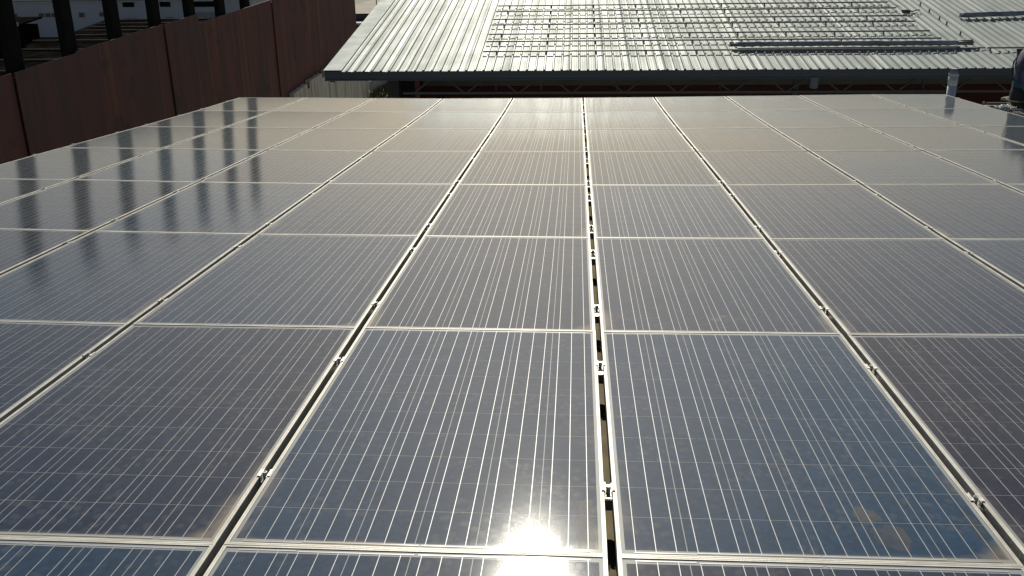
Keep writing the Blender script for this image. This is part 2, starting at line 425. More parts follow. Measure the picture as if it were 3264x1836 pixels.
# ---- the near building: ribbed cream roof under the panels and its walls
nb = empty('panel_roof_building', A(0, 5, -.2), label='building whose cream ribbed roof shows only through the gaps between the near solar panels', cat='building')
def ribbed(x0, x1, y0, y1, pitch, rib_h, rib_b, rib_t, pan_var=0.0, ysegs=1, wob=0.0, seed=1, mirror=False):
    rnd = random.Random(seed); m = MB(); xs = []; x = x0
    while x < x1:
        j = rnd.gauss(0, pan_var)
        prof = [(0, 0), ((pitch-rib_b)*.30, j*.5), ((pitch-rib_b)*.34, j*.5+.0022), ((pitch-rib_b)*.40, j*.5+.0022), ((pitch-rib_b)*.44, j*.5),
                ((pitch-rib_b)*.62, j), ((pitch-rib_b)*.66, j+.0022), ((pitch-rib_b)*.72, j+.0022), ((pitch-rib_b)*.76, j), (pitch-rib_b, 0),
                (pitch-rib_b+(rib_b-rib_t)/2, rib_h), (pitch-(rib_b-rib_t)/2, rib_h)]
        xs += [(x+a, z) for a, z in prof]; x += pitch
    ys = [y0 + (y1-y0)*i/ysegs for i in range(ysegs+1)]
    n = len(xs)
    for y in ys:
        for (a, z) in xs: m.v.append((a, y, z + (noise.noise(Vector((a*2.1, y*.8, seed)))*wob if wob else 0)))
    for i in range(ysegs):
        for k in range(n-1):
            m.f.append((i*n+k, i*n+k+1, (i+1)*n+k+1, (i+1)*n+k)); m.m.append(0); m.sm.append(False)
    return m
o = ribbed(-5.15, 4.9, -7, 11.45, .25, .028, .07, .03, .0, 1, 0, 3).build('roof_sheet', M['under'], nb)
o.matrix_parent_inverse = Matrix.Translation(-nb.location); o.matrix_basis = RT @ Matrix.Translation((.03, 0, -.152))
m = MB()
for (x0, x1, y0, y1) in ((-5.05, -4.85, -6.9, 11.5), (4.85, 5.05, -6.9, 11.5), (-4.85, 4.85, 11.3, 11.5), (-4.85, 4.85, -6.9, -6.7)):
    m.box(x0, x1, y0, y1, -6, -.99 if y0 > 0 or True else 0)
m.build('wall', M['greywall'], nb).matrix_parent_inverse = nb.matrix_world.inverted() if False else Matrix.Translation(-nb.location)
# lower roof at the right where the worker squats
lb = empty('lower_roof_annex', (8, 9, -6), label='lower flat roof beside the right edge of the array under the squatting worker', cat='building')
m = MB(); m.box(-2.7, 4, -8, 3.5, 4.66, 4.93); m.build('roof_slab', M['greywall'], lb)
m = MB(); m.box(-2.6, 3.9, -7.9, 3.4, 0, 4.66); m.build('wall', M['greywall'], lb)

# ------------------------------------------------------------------ ground
m = MB(); m.face([(-1500, -600, -6), (1500, -600, -6), (1500, 2500, -6), (-1500, 2500, -6)])
m.build('ground', M['soil'], kind='structure', label='dusty ground around the buildings')

m = MB(); nx = 70; prev_ = None
for i in range(nx+1):                             # unseen wooded ridge, added to darken the reflections in the far-left panels
    x = -330 + 330*i/nx
    top = 34*min(1, max(0, (-x-8)/110))**.9 * (.86 + .22*noise.noise(Vector((x*.02, 3, 0))) + .05*noise.noise(Vector((x*.11, 7, 0)))) - 7
    prof = [(290, -7), (312, -7 + (top+7)*.55), (335, top), (370, -7 + (top+7)*.6), (400, -7)]
    cur = [(x, y + 6*noise.noise(Vector((x*.03, y*.03, 1))), z) for y, z in prof]
    if prev_:
        for a in range(4): m.face([prev_[a], cur[a], cur[a+1], prev_[a+1]], 0, True)
    prev_ = cur
m.build('added_ridge', M['wooded'], kind='structure', label='added unseen wooded ridge darkening the far left panel reflections')

# ------------------------------------------------------------------ far metal roof and its building
EY, EZ, SL = 20.25, -1.345, math.radians(9.5)
fb = empty('metal_roof_building', (0, EY, -6), cat='building', label='open sided building with a bright ribbed metal roof beyond the solar array')
INV = Matrix.Translation((0, -EY, 6))
def part(mb, name, mat, parent=fb, mw=None, **k):
    o = mb.build(name, mat, parent, **k)
    if parent is fb: o.matrix_parent_inverse = INV
    if mw is not None: o.matrix_world = mw if parent is not fb else mw
    return o
RM = Matrix.Translation((0, EY, EZ)) @ Matrix.Rotation(SL, 4, 'X')
def on_roof(o): o.matrix_parent_inverse = INV; o.matrix_basis = RM
rs = ribbed(-5.74, 20, -.02, 17, .205, .030, .062, .026, .0045, 10, .004, 5).build('roof_sheet', M['galv'], fb); on_roof(rs)
m = MB(); m.box(-6.12, -5.70, -.03, 17, .034, .037); m.box(-6.125, -6.12, -.03, 17, -.16, .037); m.box(-5.70, -5.685, -.03, 17, .004, .037)
for k in range(9): m.cyl((-5.76 + (k % 2)*.01, .12 + k*1.8), .008, .037, .041, 6)
for k in range(1, 6): m.box(-6.12, -5.70, k*3.0, k*3.0+.02, .037, .039)
vf = m.build('verge_flashing', M['flash'], fb); on_roof(vf)
m = MB()
k = 0; x = -5.74
while x < 20:                                   # roofing screws on the ribs
    for s_ in (.1, 1.25, 2.4, 3.6, 4.8, 6.0, 7.2): m.cyl((x + .174, s_ + .01*math.sin(x*9)), .007, .029, .036, 6)
    x += .205
sr_ = m.build('roof_screws', M['raild'], fb); on_roof(sr_)
m = MB(); m.box(-6.12, 20, EY+.03, EY+.10, EZ-.225, EZ-.012); m.box(-6.12, 20, EY-.0, EY+.03, EZ-.225, EZ-.195)
m.box(-6.12, -6.05, EY+.10, EY+17*math.cos(SL), EZ-.225, EZ-.05)
m.box(-6.0, -5.9, EY+.02, EY+.10, EZ-.255, EZ-.225)
part(m, 'fascia_beam', M['navy'])
TY = EY + .35
m = MB(); m.box(-4.3, 20, TY-.03, TY+.03, EZ-.60, EZ-.545); part(m, 'truss_chord', M['steel'])
vb = [-4.05, -2.77, -1.49, -.21, 1.06, 2.32, 3.6, 4.85, 6.48-.35, 7.4, 8.68, 9.95, 11.2, 12.5]
for i in range(len(vb)-1):
    xm = (vb[i]+vb[i+1])/2
    for a, b_ in ((vb[i]+.05, xm-.13), (vb[i+1]-.05, xm+.13)):
        m = MB(); m.beam((a, TY, EZ-.55), (b_, TY, EZ-.20), .03, .042, up=(0, 1, 0)); part(m, 'truss_diagonal', M['steel'])
for x in (-2.05, -.95, .9, 3.35, 8.1):
    m = MB(); m.box(x-.02, x+.02, TY+.25, TY+.29, EZ-.56, EZ-.05); part(m, 'truss_post', M['steel'])
m = MB(); m.box(-3.97-.06, -3.97+.06, EY+.5, EY+.62, -6, EZ-.1); part(m, 'column', M['redcol'])
for x in (5.12, 11.3):
    m = MB(); m.box(x-.06, x+.06, EY+.5, EY+.62, -6, EZ-.1); part(m, 'column', M['steel'])
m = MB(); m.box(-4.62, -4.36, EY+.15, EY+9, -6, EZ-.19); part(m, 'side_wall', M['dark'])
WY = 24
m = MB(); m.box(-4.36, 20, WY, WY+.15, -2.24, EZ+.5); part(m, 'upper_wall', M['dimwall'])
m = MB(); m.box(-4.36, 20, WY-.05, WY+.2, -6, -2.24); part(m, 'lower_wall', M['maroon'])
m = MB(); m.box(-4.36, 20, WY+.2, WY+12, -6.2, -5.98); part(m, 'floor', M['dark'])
m = MB(); m.box(5.32, 5.50, EY-.02, EY+.10, -1.78, EZ-.19); m.box(5.36, 5.46, EY, EY+.08, -1.80, -1.78); part(m, 'downpipe_outlet', M['outlet'])

# rails on that roof: each with its feet
def fr(s_, z=0.0): return RM @ Vector((0, s_, z))
RS = [1.35, 2.28, 3.0, 3.98, 4.6, 5.5, 6.2]
RX1 = [9.0, 8.97, 8.92, 8.86, 8.83, 8.80, 8.76]
NM = ['lowest rail, nearest the eave', 'second rail up from the eave', 'third rail up from the eave', 'fourth rail up from the eave', 'fifth rail up from the eave', 'sixth rail up from the eave', 'seventh rail, topmost in view']
def foot_mesh(tall=.06):
    f = MB(); f.box(-.02, .02, -.035, .035, 0, .005); f.box(-.02, .02, -.004, .002, 0, tall); f.cyl((0, .018), .009, .005, .014, 6)
    f.box(-.012, .012, -.014, -.004, tall-.03, tall-.012)
    return f.mesh('foot', M['raild'])
FM = foot_mesh()
def ribx(x): return round((x + 5.74 - .174)/.205)*.205 - 5.74 + .174
for i, s_ in enumerate(RS):
    x0, x1 = -2.42, RX1[i]; L = x1 - x0
    m = MB(); m.box(0, L, -.016, .016, 0, .028); m.box(0, L, -.016, -.010, .028, .034); m.box(0, L, .010, .016, .028, .034)
    e = empty('roof_rail', cat='mounting rail', group='rails set out across the far metal roof', label='long thin rail across the far metal roof, ' + NM[i])
    e.matrix_world = RM @ Matrix.Translation((x0, s_, .066))
    m.build('rail_bar', M['raild'], e)
    x = -2.09
    while x < x1 - .05:
        fo = bpy.data.objects.new('foot', FM); COL.objects.link(fo); fo.parent = e
        fo.location = (ribx(x) - x0, -.019, -.035); x += 1.23
m = MB(); m.box(0, 3.4, -.016, .016, 0, .034)
e = empty('roof_rail', cat='mounting rail', group='rails set out across the far metal roof', label='short rail end at the right edge of the far metal roof, behind the worker')
e.matrix_world = RM @ Matrix.Translation((9.75, 1.38, .066)); m.build('rail_bar', M['raild'], e)
for x in (9.9, 11.1, 12.4):
    fo = bpy.data.objects.new('foot', FM); COL.objects.link(fo); fo.parent = e; fo.location = (ribx(x)-9.75, -.019, -.035)
FS = [(9.74, 2.15), (9.71, 2.9), (9.68, 3.91), (9.66, 4.48), (9.61, 5.31), (9.6, 6.09)]
FT = foot_mesh(.085)
for i, (x, s_) in enumerate(FS):
    o = bpy.data.objects.new('bracket_foot', FT); COL.objects.link(o)
    o.matrix_world = RM @ Matrix.Translation((ribx(9.68), s_ - .12, .031))
    tag(o, 'small upright metal foot on the far roof, %s up from the eave' % ORD[i], 'bracket', 'feet standing in a line on the far metal roof')

def bundle(name, x0, x1, s0, s1, r, label, seed, wood=False):
    rnd = random.Random(seed); e = empty(name, cat='pipe bundle', label=label, group='wrapped bundles lying on the far metal roof')
    e.matrix_world = RM @ Matrix.Translation((x0, s0, 0)); L = x1 - x0; n = 60
    def P(t, dy, dz): return (L*t, (s1-s0)*t + dy, dz)
    m = MB(); pts = []; rs_ = []
    for i in range(n+1):
        t = i/n; pts.append(P(t, rnd.gauss(0, .004), r + .033 + .004*math.sin(t*5) + rnd.gauss(0, .003)))
        q = 1 - .35*max(0, (t-.93)/.07) - .25*max(0, (.03-t)/.03)
        rs_.append(r * q * (1 + .10*noise.noise(Vector((t*9, seed, 0))) - .12*(1 if i % 14 == 0 else 0)))
    m.tube(pts, rs_, 12); m.build('plastic_wrap', M['wrap'], e)
    for side in (0, 1):
      m = MB()
      for k in range(5):
        a = k*1.3; dy, dz = .045*math.cos(a), .045*math.sin(a); off = rnd.uniform(0, .1)
        if side: m.tube([P(.93+off*.3, dy, max(r+.033+dz, .052)), P(1.0+off*.12, dy*1.3, max(r+.033+dz, .052))], .018, 8)
        else: m.tube([P(-.004-off*.02, dy, max(r+.033+dz, .052)), P(.06, dy, max(r+.033+dz, .052))], .018, 8)
      m.build('pipe_ends', M['raild'], e)
    return e
bundle('pipe_bundle', 3.72, 9.55, 1.80, 1.80, .062, 'long grey plastic wrapped bundle lying between the lowest rails of the far metal roof', 4)
bundle('pipe_bundle', 10.2, 14.5, 4.50, 4.85, .068, 'second grey wrapped bundle higher up at the right edge of the far metal roof', 8)
m = MB()
for k, (dy, dz, l0, l1) in enumerate(((0, 0, 0, 6.0), (-.04, 0, .35, 5.8), (-.02, .034, .1, 5.4))): m.box(l0, l1, dy-.016, dy+.016, dz, dz+.032)
e = empty('loose_rails', cat='rails', label='loose rails stacked beside the long wrapped bundle near the eave of the far roof')
e.matrix_world = RM @ Matrix.Translation((3.75, 1.52, .0305)); m.build('rail_stack', M['raild'], e)

# coil of black cable with a strap at the top right
e = empty('cable_coil', cat='cable coil', label='small coil of black cable dropped on the far metal roof beside the rail ends')
e.matrix_world = RM @ Matrix.Translation((8.95, 5.1, .04))
m = MB()
for k in range(3):
    pts = [((.10+.012*k)*math.cos(a*PI/9), (.10+.01*k)*math.sin(a*PI/9), .012+.018*k+.01*math.sin(a)) for a in range(19)]; m.tube(pts, .010, 6, cap=False)
m.build('coil', M['rubber'], e)
m = MB(); m.tube([(.1, 0, .02), (.22, .06, .03), (.35, .10, .05), (.42, .16, .03)], .014, 6)
m.tube([(-.1, -.02, .02), (-.05, -.16, .03), (.10, -.24, .02), (.22, -.22, .05), (.24, -.30, .02)], .012, 6); m.build('loose_end', M['rubber'], e)
# thin cable over the roof near the top
m = MB(); m.tube([Vector((8.75, 6.9, .04)), Vector((8.85, 6.4, .05)), Vector((9.0, 5.9, .04)), Vector((9.05, 5.4, .045)), Vector((9.0, 5.2, .04))], .007, 6)
o = m.build('cable', M['rubber'], cat='cable', label='thin dark cable running up the far metal roof from the coil'); o.matrix_world = RM

# ------------------------------------------------------------------ vent pipe beside the far right corner
e = empty('vent_pipe', (5.33, 12.02, -1.16), (0, 0, 0), cat='vent pipe', label='pale grey vent pipe with slotted conical cap at the far right array corner')
m = MB(); m.cyl((0, 0), .062, 0, .60, 24); m.cyl((0, 0), .0655, .60, .735, 24); m.cyl((0, 0), .085, 0, .03, 24); m.build('pipe', M['pvc'], e)
m = MB(); m.tube([(0, 0, .735), (0, 0, .765), (0, 0, .772), (0, 0, .83)], [.069, .069, .066, .042], 24)
m.cyl((0, 0), .044, .83, .842, 24)
for k in range(16):
    a = k*2*PI/16; c_, s2 = math.cos(a), math.sin(a); m.beam((c_*.0665, s2*.0665, .775), (c_*.0435, s2*.0435, .828), .005, .004, 1)  # dark bars stand in for the shade inside the cap slots
m.build('cap', [M['pvc'], M['dark']], e)

# ------------------------------------------------------------------ left: rusty hoarding on a concrete wall, posts, dark sheds, pale building
WD = Vector((.0727, .99735, 0)); WN = Vector((.99735, -.0727, 0)); W0 = Vector((-12.94, 18.633, 0))
WM = Matrix(((WD.x, -WN.x, 0, W0.x), (WD.y, -WN.y, 0, W0.y), (0, 0, 1, 0), (0, 0, 0, 1)))   # local x along wall, local y away from us, z up
def ztop(s_): return -1.16 + .0685*s_ if s_ < 9.61 else -.79 + .0623*(s_-9.66)
rw = empty('rusty_hoarding', W0 + Vector((0, 0, -6)), cat='fence', label='tall rust red sheet hoarding with a stepped sloping top along the left side')
WI = Matrix.Translation(-(W0 + Vector((0, 0, -6))))
SS = [-9.2, -4.4, .17, 2.75, 7.38, 9.61, 15.92, 21.3, 26.7]
for i in range(len(SS)-1):
    a, b_ = SS[i]+.02, SS[i+1]-.02; m = MB(); n = 12; dz = random.uniform(-.02, .02)
    xs = [a + (b_-a)*k/n for k in range(n+1)]
    bot = -5.9 if b_ < 17 else -4.6
    yo = (i % 2)*.05
    for k in range(n):
        x0, x1 = xs[k], xs[k+1]; y0 = yo + .02*noise.noise(Vector((x0*.8, i, 0))); y1 = yo + .02*noise.noise(Vector((x1*.8, i, 0)))
        z0, z1 = ztop(min(x0, SS[i+1]-.03))+dz, ztop(min(x1, SS[i+1]-.03))+dz
        for q in range(5):
            f0, f1 = q/5, (q+1)/5
            m.face([(x0, y0, bot+(z0-bot)*f0), (x1, y1, bot+(z1-bot)*f0), (x1, y1, bot+(z1-bot)*f1), (x0, y0, bot+(z0-bot)*f1)])
        m.face([(x0, y0, z0), (x1, y1, z1), (x1, y1+.03, z1), (x0, y0+.03, z0)])
        m.face([(x0, y0+.03, bot), (x0, y0+.03, z0), (x1, y1+.03, z1), (x1, y1+.03, bot)])
    for xe in (a, b_):
        y0 = yo + .02*noise.noise(Vector((xe*.8, i, 0))); z0 = ztop(min(xe, SS[i+1]-.03))+dz
        m.face([(xe, y0, bot), (xe, y0, z0), (xe, y0+.03, z0), (xe, y0+.03, bot)])
    o = m.build('steel_sheet', M['rust'], rw); o.matrix_parent_inverse = WI; o.matrix_basis = WM
    if i == 2: o['label'] = 'hoarding sheet with an orange rust streak beside its left seam'
for s_ in SS[1:-1]:
    m = MB(); m.box(s_-.16, s_+.16, .085, .10, -5.9, min(ztop(s_-.15), ztop(s_+.15))-.12)  # strip added behind each seam to stop light showing through
    o = m.build('seam_light_stop', M['dark'], rw); o.matrix_parent_inverse = WI; o.matrix_basis = WM
# stepped concrete wall below
cw_ = [(16.7, -4.10), (17.1, -4.06), (18.3, -3.94), (18.301, -4.13), (18.6, -4.13), (18.601, -3.86), (20.25, -3.74), (20.251, -3.95), (20.6, -3.93), (20.601, -3.68), (27.2, -3.3)]
m = MB()
for (a, z0), (b_, z1) in zip(cw_[:-1], cw_[1:]):
    if b_ - a < .01: continue
    m.face([(a, -.22, -6), (b_, -.22, -6), (b_, -.22, z1), (a, -.22, z0)]); m.face([(a, -.22, z0), (b_, -.22, z1), (b_, -.03, z1+.01), (a, -.03, z0+.01)])
    m.face([(a, -.22, -6), (a, -.22, z0), (a, -.03, z0+.01), (a, -.03, -6)]); m.face([(b_, -.22, -6), (b_, -.03, -6), (b_, -.03, z1+.01), (b_, -.22, z1)])
o = m.build('concrete_wall', M['conc'], cat='wall', label='stained grey concrete wall with a stepped top below the rusty hoarding'); o.matrix_world = WM
m = MB()
for s_, z_ in ((18.45, -4.13), (20.42, -3.95)): m.box(s_-.10, s_+.10, -.26, -.225, z_-.05, z_+.10)
# posts
def post_mesh():
    p_ = MB(); H = 10.3; w_, d_ = .20, .10
    p_.box(-w_, w_, -d_, -d_+.03, 0, H); p_.box(-w_, w_, d_-.03, d_, 0, H, 1); p_.box(-.02, .02, -d_+.03, d_-.03, 0, H)
    p_.box(-w_-.012, -w_, -d_, d_, 0, H); p_.box(w_, w_+.012, -d_, d_, 0, H, 1)
    p_.box(-w_-.05, w_+.05, -d_-.05, d_+.05, H, H+.06)
    return p_.mesh('post', [M['post'], M['postb']])
PMs = post_mesh()
PS = [-4.2, -2.0, .2, 2.42, 4.62, 6.89, 9.17, 11.43, 13.52]
vis = {2: 'leftmost in view, cut by the photo edge', 3: 'second from the left edge', 4: 'third from the left edge', 5: 'fourth from the left edge', 6: 'fifth from the left edge', 7: 'sixth from the left edge', 8: 'seventh, farthest away'}
for i, s_ in enumerate(PS):
    o = bpy.data.objects.new('steel_post', PMs); COL.objects.link(o)
    o.matrix_world = WM @ Matrix.Translation((s_ + .40, .26, -6)) 
    tag(o, 'black post behind the rusty hoarding, ' + vis.get(i, '%s in line, beyond the photo edge' % ORD[i]), 'post', 'dark posts behind the hoarding')

# pale building far left
pb = empty('pale_building', (-36, 70, -6), cat='building', label='long pale blue grey building with small dark windows behind the posts')
PI_ = Matrix.Translation((36, -70, 6))
def pp(mb, name, mat, parent=pb, **k):
    o = mb.build(name, mat, parent, **k)
    if parent is pb: o.matrix_parent_inverse = PI_
    return o
m = MB(); m.box(-56, -24.8, 70, 82, -6, -2.08); pp(m, 'wall', M['facade'])
m = MB(); m.box(-56.3, -24.5, 69.7, 82.3, -2.08, -1.93); pp(m, 'roof_edge', M['flash'])
m = MB(); m.box(-56.3, -24.5, 69.8, 70, -2.26, -2.16); pp(m, 'gutter', M['trim'])
def window(x0, x1, z0, z1, panes):
    f = MB(); t = .06
    f.box(x0, x1, 69.94, 69.995, z0, z0+t); f.box(x0, x1, 69.94, 69.995, z1-t, z1)
    for k in range(panes+1):
        xx = x0 + (x1-x0-t)*k/panes; f.box(xx, xx+t, 69.94, 69.995, z0+t, z1-t)
    fo = pp(f, 'window', M['trim'])
    g = MB(); g.box(x0+t*.5, x1-t*.5, 69.96, 69.99, z0+t*.5, z1-t*.5); g.build('pane', M['glass'], fo)
    g_ = fo.children[0]
for a in ((-44.2, -43.31, -3.36, -2.98, 2), (-41.7, -40.1, -3.38, -2.97, 3), (-38.48, -37.93, -3.42, -2.95, 1), (-36.85, -36.1, -3.38, -2.95, 1)): window(*a)
for (x0, x1, z0, z1) in ((-34.83, -33.95, -2.63, -2.27), (-29.3, -27.4, -2.67, -2.27), (-31.9, -31.1, -2.64, -2.27), (-25.6, -25.0, -2.6, -2.27)):
    m = MB(); m.box(x0, x1, 69.93, 69.99, z0, z1); pp(m, 'dark_opening', M['darkroof'])
for (x0, x1, z0, z1) in ((-34.83, -33.9, -4.05, -3.42), (-31.6, -31.0, -3.8, -3.4), (-29.2, -27.55, -4.0, -3.08)):
    m = MB()
    m.box(x0, x1, 69.93, 69.99, z0, z1)
    for k in range(6): m.box(x0+.04, x1-.04, 69.90, 69.93, z0+.04+k*(z1-z0-.08)/6, z0+.02+(k+.8)*(z1-z0-.08)/6)
    pp(m, 'shutter', M['louver'])
# dark sheds between
def shed(x0, x1, y0, y1, zf_, zb, label, cat='shed', battens=True, over=.2):
    e = empty('dark_shed', ((x0+x1)/2, y0, -6), cat=cat, label=label)
    ox, oy = -(x0+x1)/2, -y0
    m = MB(); m.box(x0+ox, x1+ox, 0, y1-y0, 0, min(zf_, zb)+5.9); m.build('wall', M['darkroof'], e)
    m = MB(); a = Vector((x0+ox-over, -over, zf_+6)); 
    P = [(x0+ox-over, -over, zf_+6), (x1+ox+over, -over, zf_+6), (x1+ox+over, y1-y0+over, zb+6), (x0+ox-over, y1-y0+over, zb+6)]
    Q = [(p[0], p[1], p[2]-.08) for p in P]
    m.face(P); m.face(Q[::-1])
    for i in range(4): j = (i+1) % 4; m.face([P[i], Q[i], Q[j], P[j]])
    m.build('roof', M['darkroof'], e)
    if battens:
        for k in range(5):
            t = (k+.5)/5; m = MB(); y = -over + (y1-y0+2*over)*t; z = zf_+6+(zb-zf_)*t
            m.beam((x0+ox-over+.3, y+random.uniform(-.3, .3), z+.05), (x1+ox+over-.5*random.random(), y+random.uniform(-.3, .3), z+.05), .06, .05); m.build('batten', M['batten'], e)
    return e
shed(-31.5, -21.5, 37, 46, -4.1, -2.75, 'low dark old shed roof with pale battens behind the left posts')
shed(-27.6, -21.2, 47.5, 53, -2.9, -2.35, 'dark shed roof rising behind the third post')
shed(-33.0, -27.95, 44, 46, -1.95, -1.72, 'tall dark hut with a flat roof at the far left behind the first post', battens=False)
m = MB(); m.box(-1.0, .9, -.06, .02, 4.0, 4.16); o = None
e = empty('signboard', (-28.5, 43.7, -6), cat='board', label='short white board under the eave of the dark hut at far left')
m.build('board', M['slab'], e)
for i, (x, y, z, w_, d_, h_, lab) in enumerate(((-26.6, 35.0, -6, 1.3, .8, 1.95, 'orange red crate stack behind the hoarding, left of the second post'), (-23.9, 35.2, -6, 1.7, .8, 2.12, 'orange red crate stack directly left of the second post'), (-19.6, 38.5, -6, 1.6, .8, 2.55, 'orange red crates between the third and fourth posts'))):
    m = MB(); n = 4
    for k in range(n):
        z0 = h_*k/n; z1 = h_*(k+1)/n - .04
        m.box(-w_/2, w_/2, -d_/2, -d_/2+.04, z0, z1); m.box(-w_/2, w_/2, d_/2-.04, d_/2, z0, z1)
        m.box(-w_/2, -w_/2+.04, -d_/2+.04, d_/2-.04, z0, z1); m.box(w_/2-.04, w_/2, -d_/2+.04, d_/2-.04, z0, z1)
        m.box(-w_/2+.04, w_/2-.04, -d_/2+.04, d_/2-.04, z0+.01, z0+.05)
        m.box(-w_/2-.03, w_/2+.03, -d_/2-.03, d_/2+.03, z1-.05, z1-.01)
    m.build('crate_stack', M['orange'], cat='crates', group='orange crate stacks behind the hoarding', label=lab).location = (x, y, z)

# building in the notch above the roof verge
nbld = empty('beige_roof_building', (-9, 60, -6.68), cat='building', label='flat beige roofed building with maroon walls beyond the metal roof corner')
m = MB(); m.box(-8, 12, .6, 30, 3.7, 4.0); m.build('flat_roof', M['beige'], nbld)
m = MB(); m.box(-8.2, 12, .3, .6, 3.72, 4.05); m.box(-8.2, 12, .35, .6, 3.6, 3.72); m.build('parapet', M['steel'], nbld)
m = MB(); m.box(-8.2, 12, -1.6, .3, 3.44, 3.58); m.build('canopy', M['slab'], nbld)
m = MB(); m.box(-8, 12, .6, 20, 0, 3.6); m.build('wall', M['maroon'], nbld)
m = MB()
for z in (3.28, 3.10, 2.9): m.box(-8, 12, .54, .6, z, z+.035)
m.build('wall_rails', M['slab'], nbld)
m = MB(); m.beam((-3.35, -2.2, 2.9), (-2.0, -.6, 3.4), .5, .05); m.build('awning', M['pink'], nbld)
e = empty('flag_pole', (-13.4, 61.6, -2.69), cat='pole', label='thin dark pole on the flat beige roof beyond the hoarding')
m = MB(); m.tube([(0, 0, 0), (0, 0, 2.6)], .03, 8); m.cyl((0, 0), .08, 0, .04, 10); m.build('shaft', M['rubber'], e)

# things seen under the roof corner
e = empty('pale_walkway', (-11.2, 48, -6), cat='walkway', label='pale sloping walkway with a dark handrail seen under the roof corner')
m = MB()
m.beam((-1.0, 0.0, .04), (-.2, 9, .04), 1.0, .08); m.build('deck', M['slab'], e)
m = MB()
for k in range(5):
    t = k/4; x, y = -.35 + .85*t, -1 + 8*t; m.box(x-.03, x+.03, y-.03, y+.03, 0, 1.0)
m.beam((-.35, -1, 1.0), (.5, 7, 1.0), .05, .05); m.beam((-.35, -1, .5), (.5, 7, .5), .04, .04); m.build('handrail', M['rubber'], e)
m = MB(); m.beam((.0, 0, .35), (.6, 7.6, .35), .03, .6); m.build('side_panel', M['slab'], e)
for i, (x, y, s_, lb) in enumerate(((-11.9, 47.6, .5, 'left'), (-12.1, 50.2, .6, 'farther'))):
    m = MB(); m.box(-s_, s_, -.3, .3, 0, .35); m.box(-s_*.8, s_*.8, -.25, .25, .35, .42)
    m.build('concrete_block', M['slab'], cat='block', label='pale concrete block on the ground, the %s of two under the roof corner' % lb, group='concrete blocks under the roof corner').location = (x, y, -6)
g = MB(); rg = random.Random(3)
for k in range(2600):
    x, y = -9.9 + rg.uniform(-1.2, 1.6), 48.5 + rg.uniform(-3.5, 5); h = rg.uniform(.08, .35); a = rg.uniform(0, PI); dx, dy = .03*math.cos(a), .03*math.sin(a)
    g.face([(x-dx, y-dy, -6), (x+dx, y+dy, -6), (x+rg.uniform(-.08, .08), y+rg.uniform(-.08, .08), -6+h)])
g.build('weeds', M['grassm'], kind='stuff', cat='weeds', label='dry green and brown weeds on the ground under the roof corner')

# ------------------------------------------------------------------ right: next array being mounted, tools, worker
e = empty('mounting_rail', cat='mounting rail', label='thick aluminium rail sticking out to the left below the loose panel beside the worker')
e.matrix_world = RT @ Matrix.Translation((5.42, 11.02, -.035))
m = MB(); m.box(0, 2.6, -.025, .025, -.05, .0); m.box(0, 2.6, -.025, -.012, .0, .006); m.box(0, 2.6, .012, .025, .0, .006); m.build('rail_bar', M['raild'], e)
for x in (.9, 2.2):
    m = MB(); m.box(x-.03, x+.03, -.03, .03, -.53, -.05); m.box(x-.07, x+.07, -.07, .07, -.535, -.525); m.build('leg', M['raild'], e)
e = empty('mounting_rail', cat='mounting rail', label='second thick rail at the back below the loose panel beside the worker')
e.matrix_world = RT @ Matrix.Translation((6.5, 12.0, -.035))
m = MB(); m.box(0, 2.4, -.025, .025, -.05, .0); m.build('rail_bar', M['raild'], e)
for x in (.4, 2.1):
    m = MB(); m.box(x-.03, x+.03, -.03, .03, -.46, -.05); m.build('leg', M['raild'], e)
e = copy_tree(first); e['label'] = 'loose solar panel being mounted on rails behind the squatting worker'; e['group'] = 'loose panel'
e.matrix_world = RT @ Matrix.Translation((6.64, 11.50, .012)) @ Matrix.Rotation(math.radians(-45), 4, 'Z')
del e['group']
m = MB()
b_ = [(-.024, .0), (.024, .0)]
e = empty('mid_clamp', cat='panel clamp', label='loose clamp at the near edge of the loose panel beside the worker')
e.matrix_world = RT @ Matrix.Translation((5.72, 10.99, -.03))
m = MB(); m.box(-.02, .02, -.03, .03, .0, .006); m.box(-.02, -.016, -.03, .03, .006, .05); m.cyl((0, 0), .009, .006, .045, 8); m.build('clamp_body', M['clamp'], e)
# crumpled white cloth and brackets lying on the rail ends
e = empty('crumpled_cloth', cat='cloth', label='crumpled white rag and straps at the array edge in front of the worker')
e.matrix_world = RT @ Matrix.Translation((5.34, 10.28, -.045))
m = MB(); n = 14
V = [[Vector((.20*(i/n-.5), .20*(j/n-.5), .025 + .05*noise.noise(Vector((i*.42, j*.45, 2.2))) + .03*noise.noise(Vector((i*.9, j*.8, 5))))) for j in range(n+1)] for i in range(n+1)]
for i in range(n):
    for j in range(n): m.face([V[i][j], V[i+1][j], V[i+1][j+1], V[i][j+1]], 0, True)
o = m.build('rag', M['white'], e); sm_ = o.modifiers.new('s', 'SOLIDIFY'); sm_.thickness = .004
m = MB(); m.tube([(-.12, -.15, .02), (-.04, .0, .06), (.04, .04, .05), (.10, .16, .05)], .009, 6); m.build('strap', M['white'], e)
for i, (u, v, a) in enumerate(((5.30, 10.74, .3), (5.46, 10.52, 1.9), (5.36, 9.98, -.4))):
    m = MB(); m.box(-.05, .05, -.02, .02, 0, .006); m.box(-.05, -.044, -.02, .02, .006, .06); m.cyl((.02, 0), .01, .006, .014, 6)
    o = m.build('angle_bracket', M['clamp'], cat='bracket', group='brackets at the array edge', label='small pale angle bracket at the right array edge, %s from the far corner' % ORD[i])
    o.matrix_world = RT @ Matrix.Translation((u, v, -.045)) @ Matrix.Rotation(a, 4, 'Z')
m = MB()
for v in (9.88, 10.40, 10.85): m.box(5.14, 5.9, v-.02, v+.02, -.05-.033, -.05)
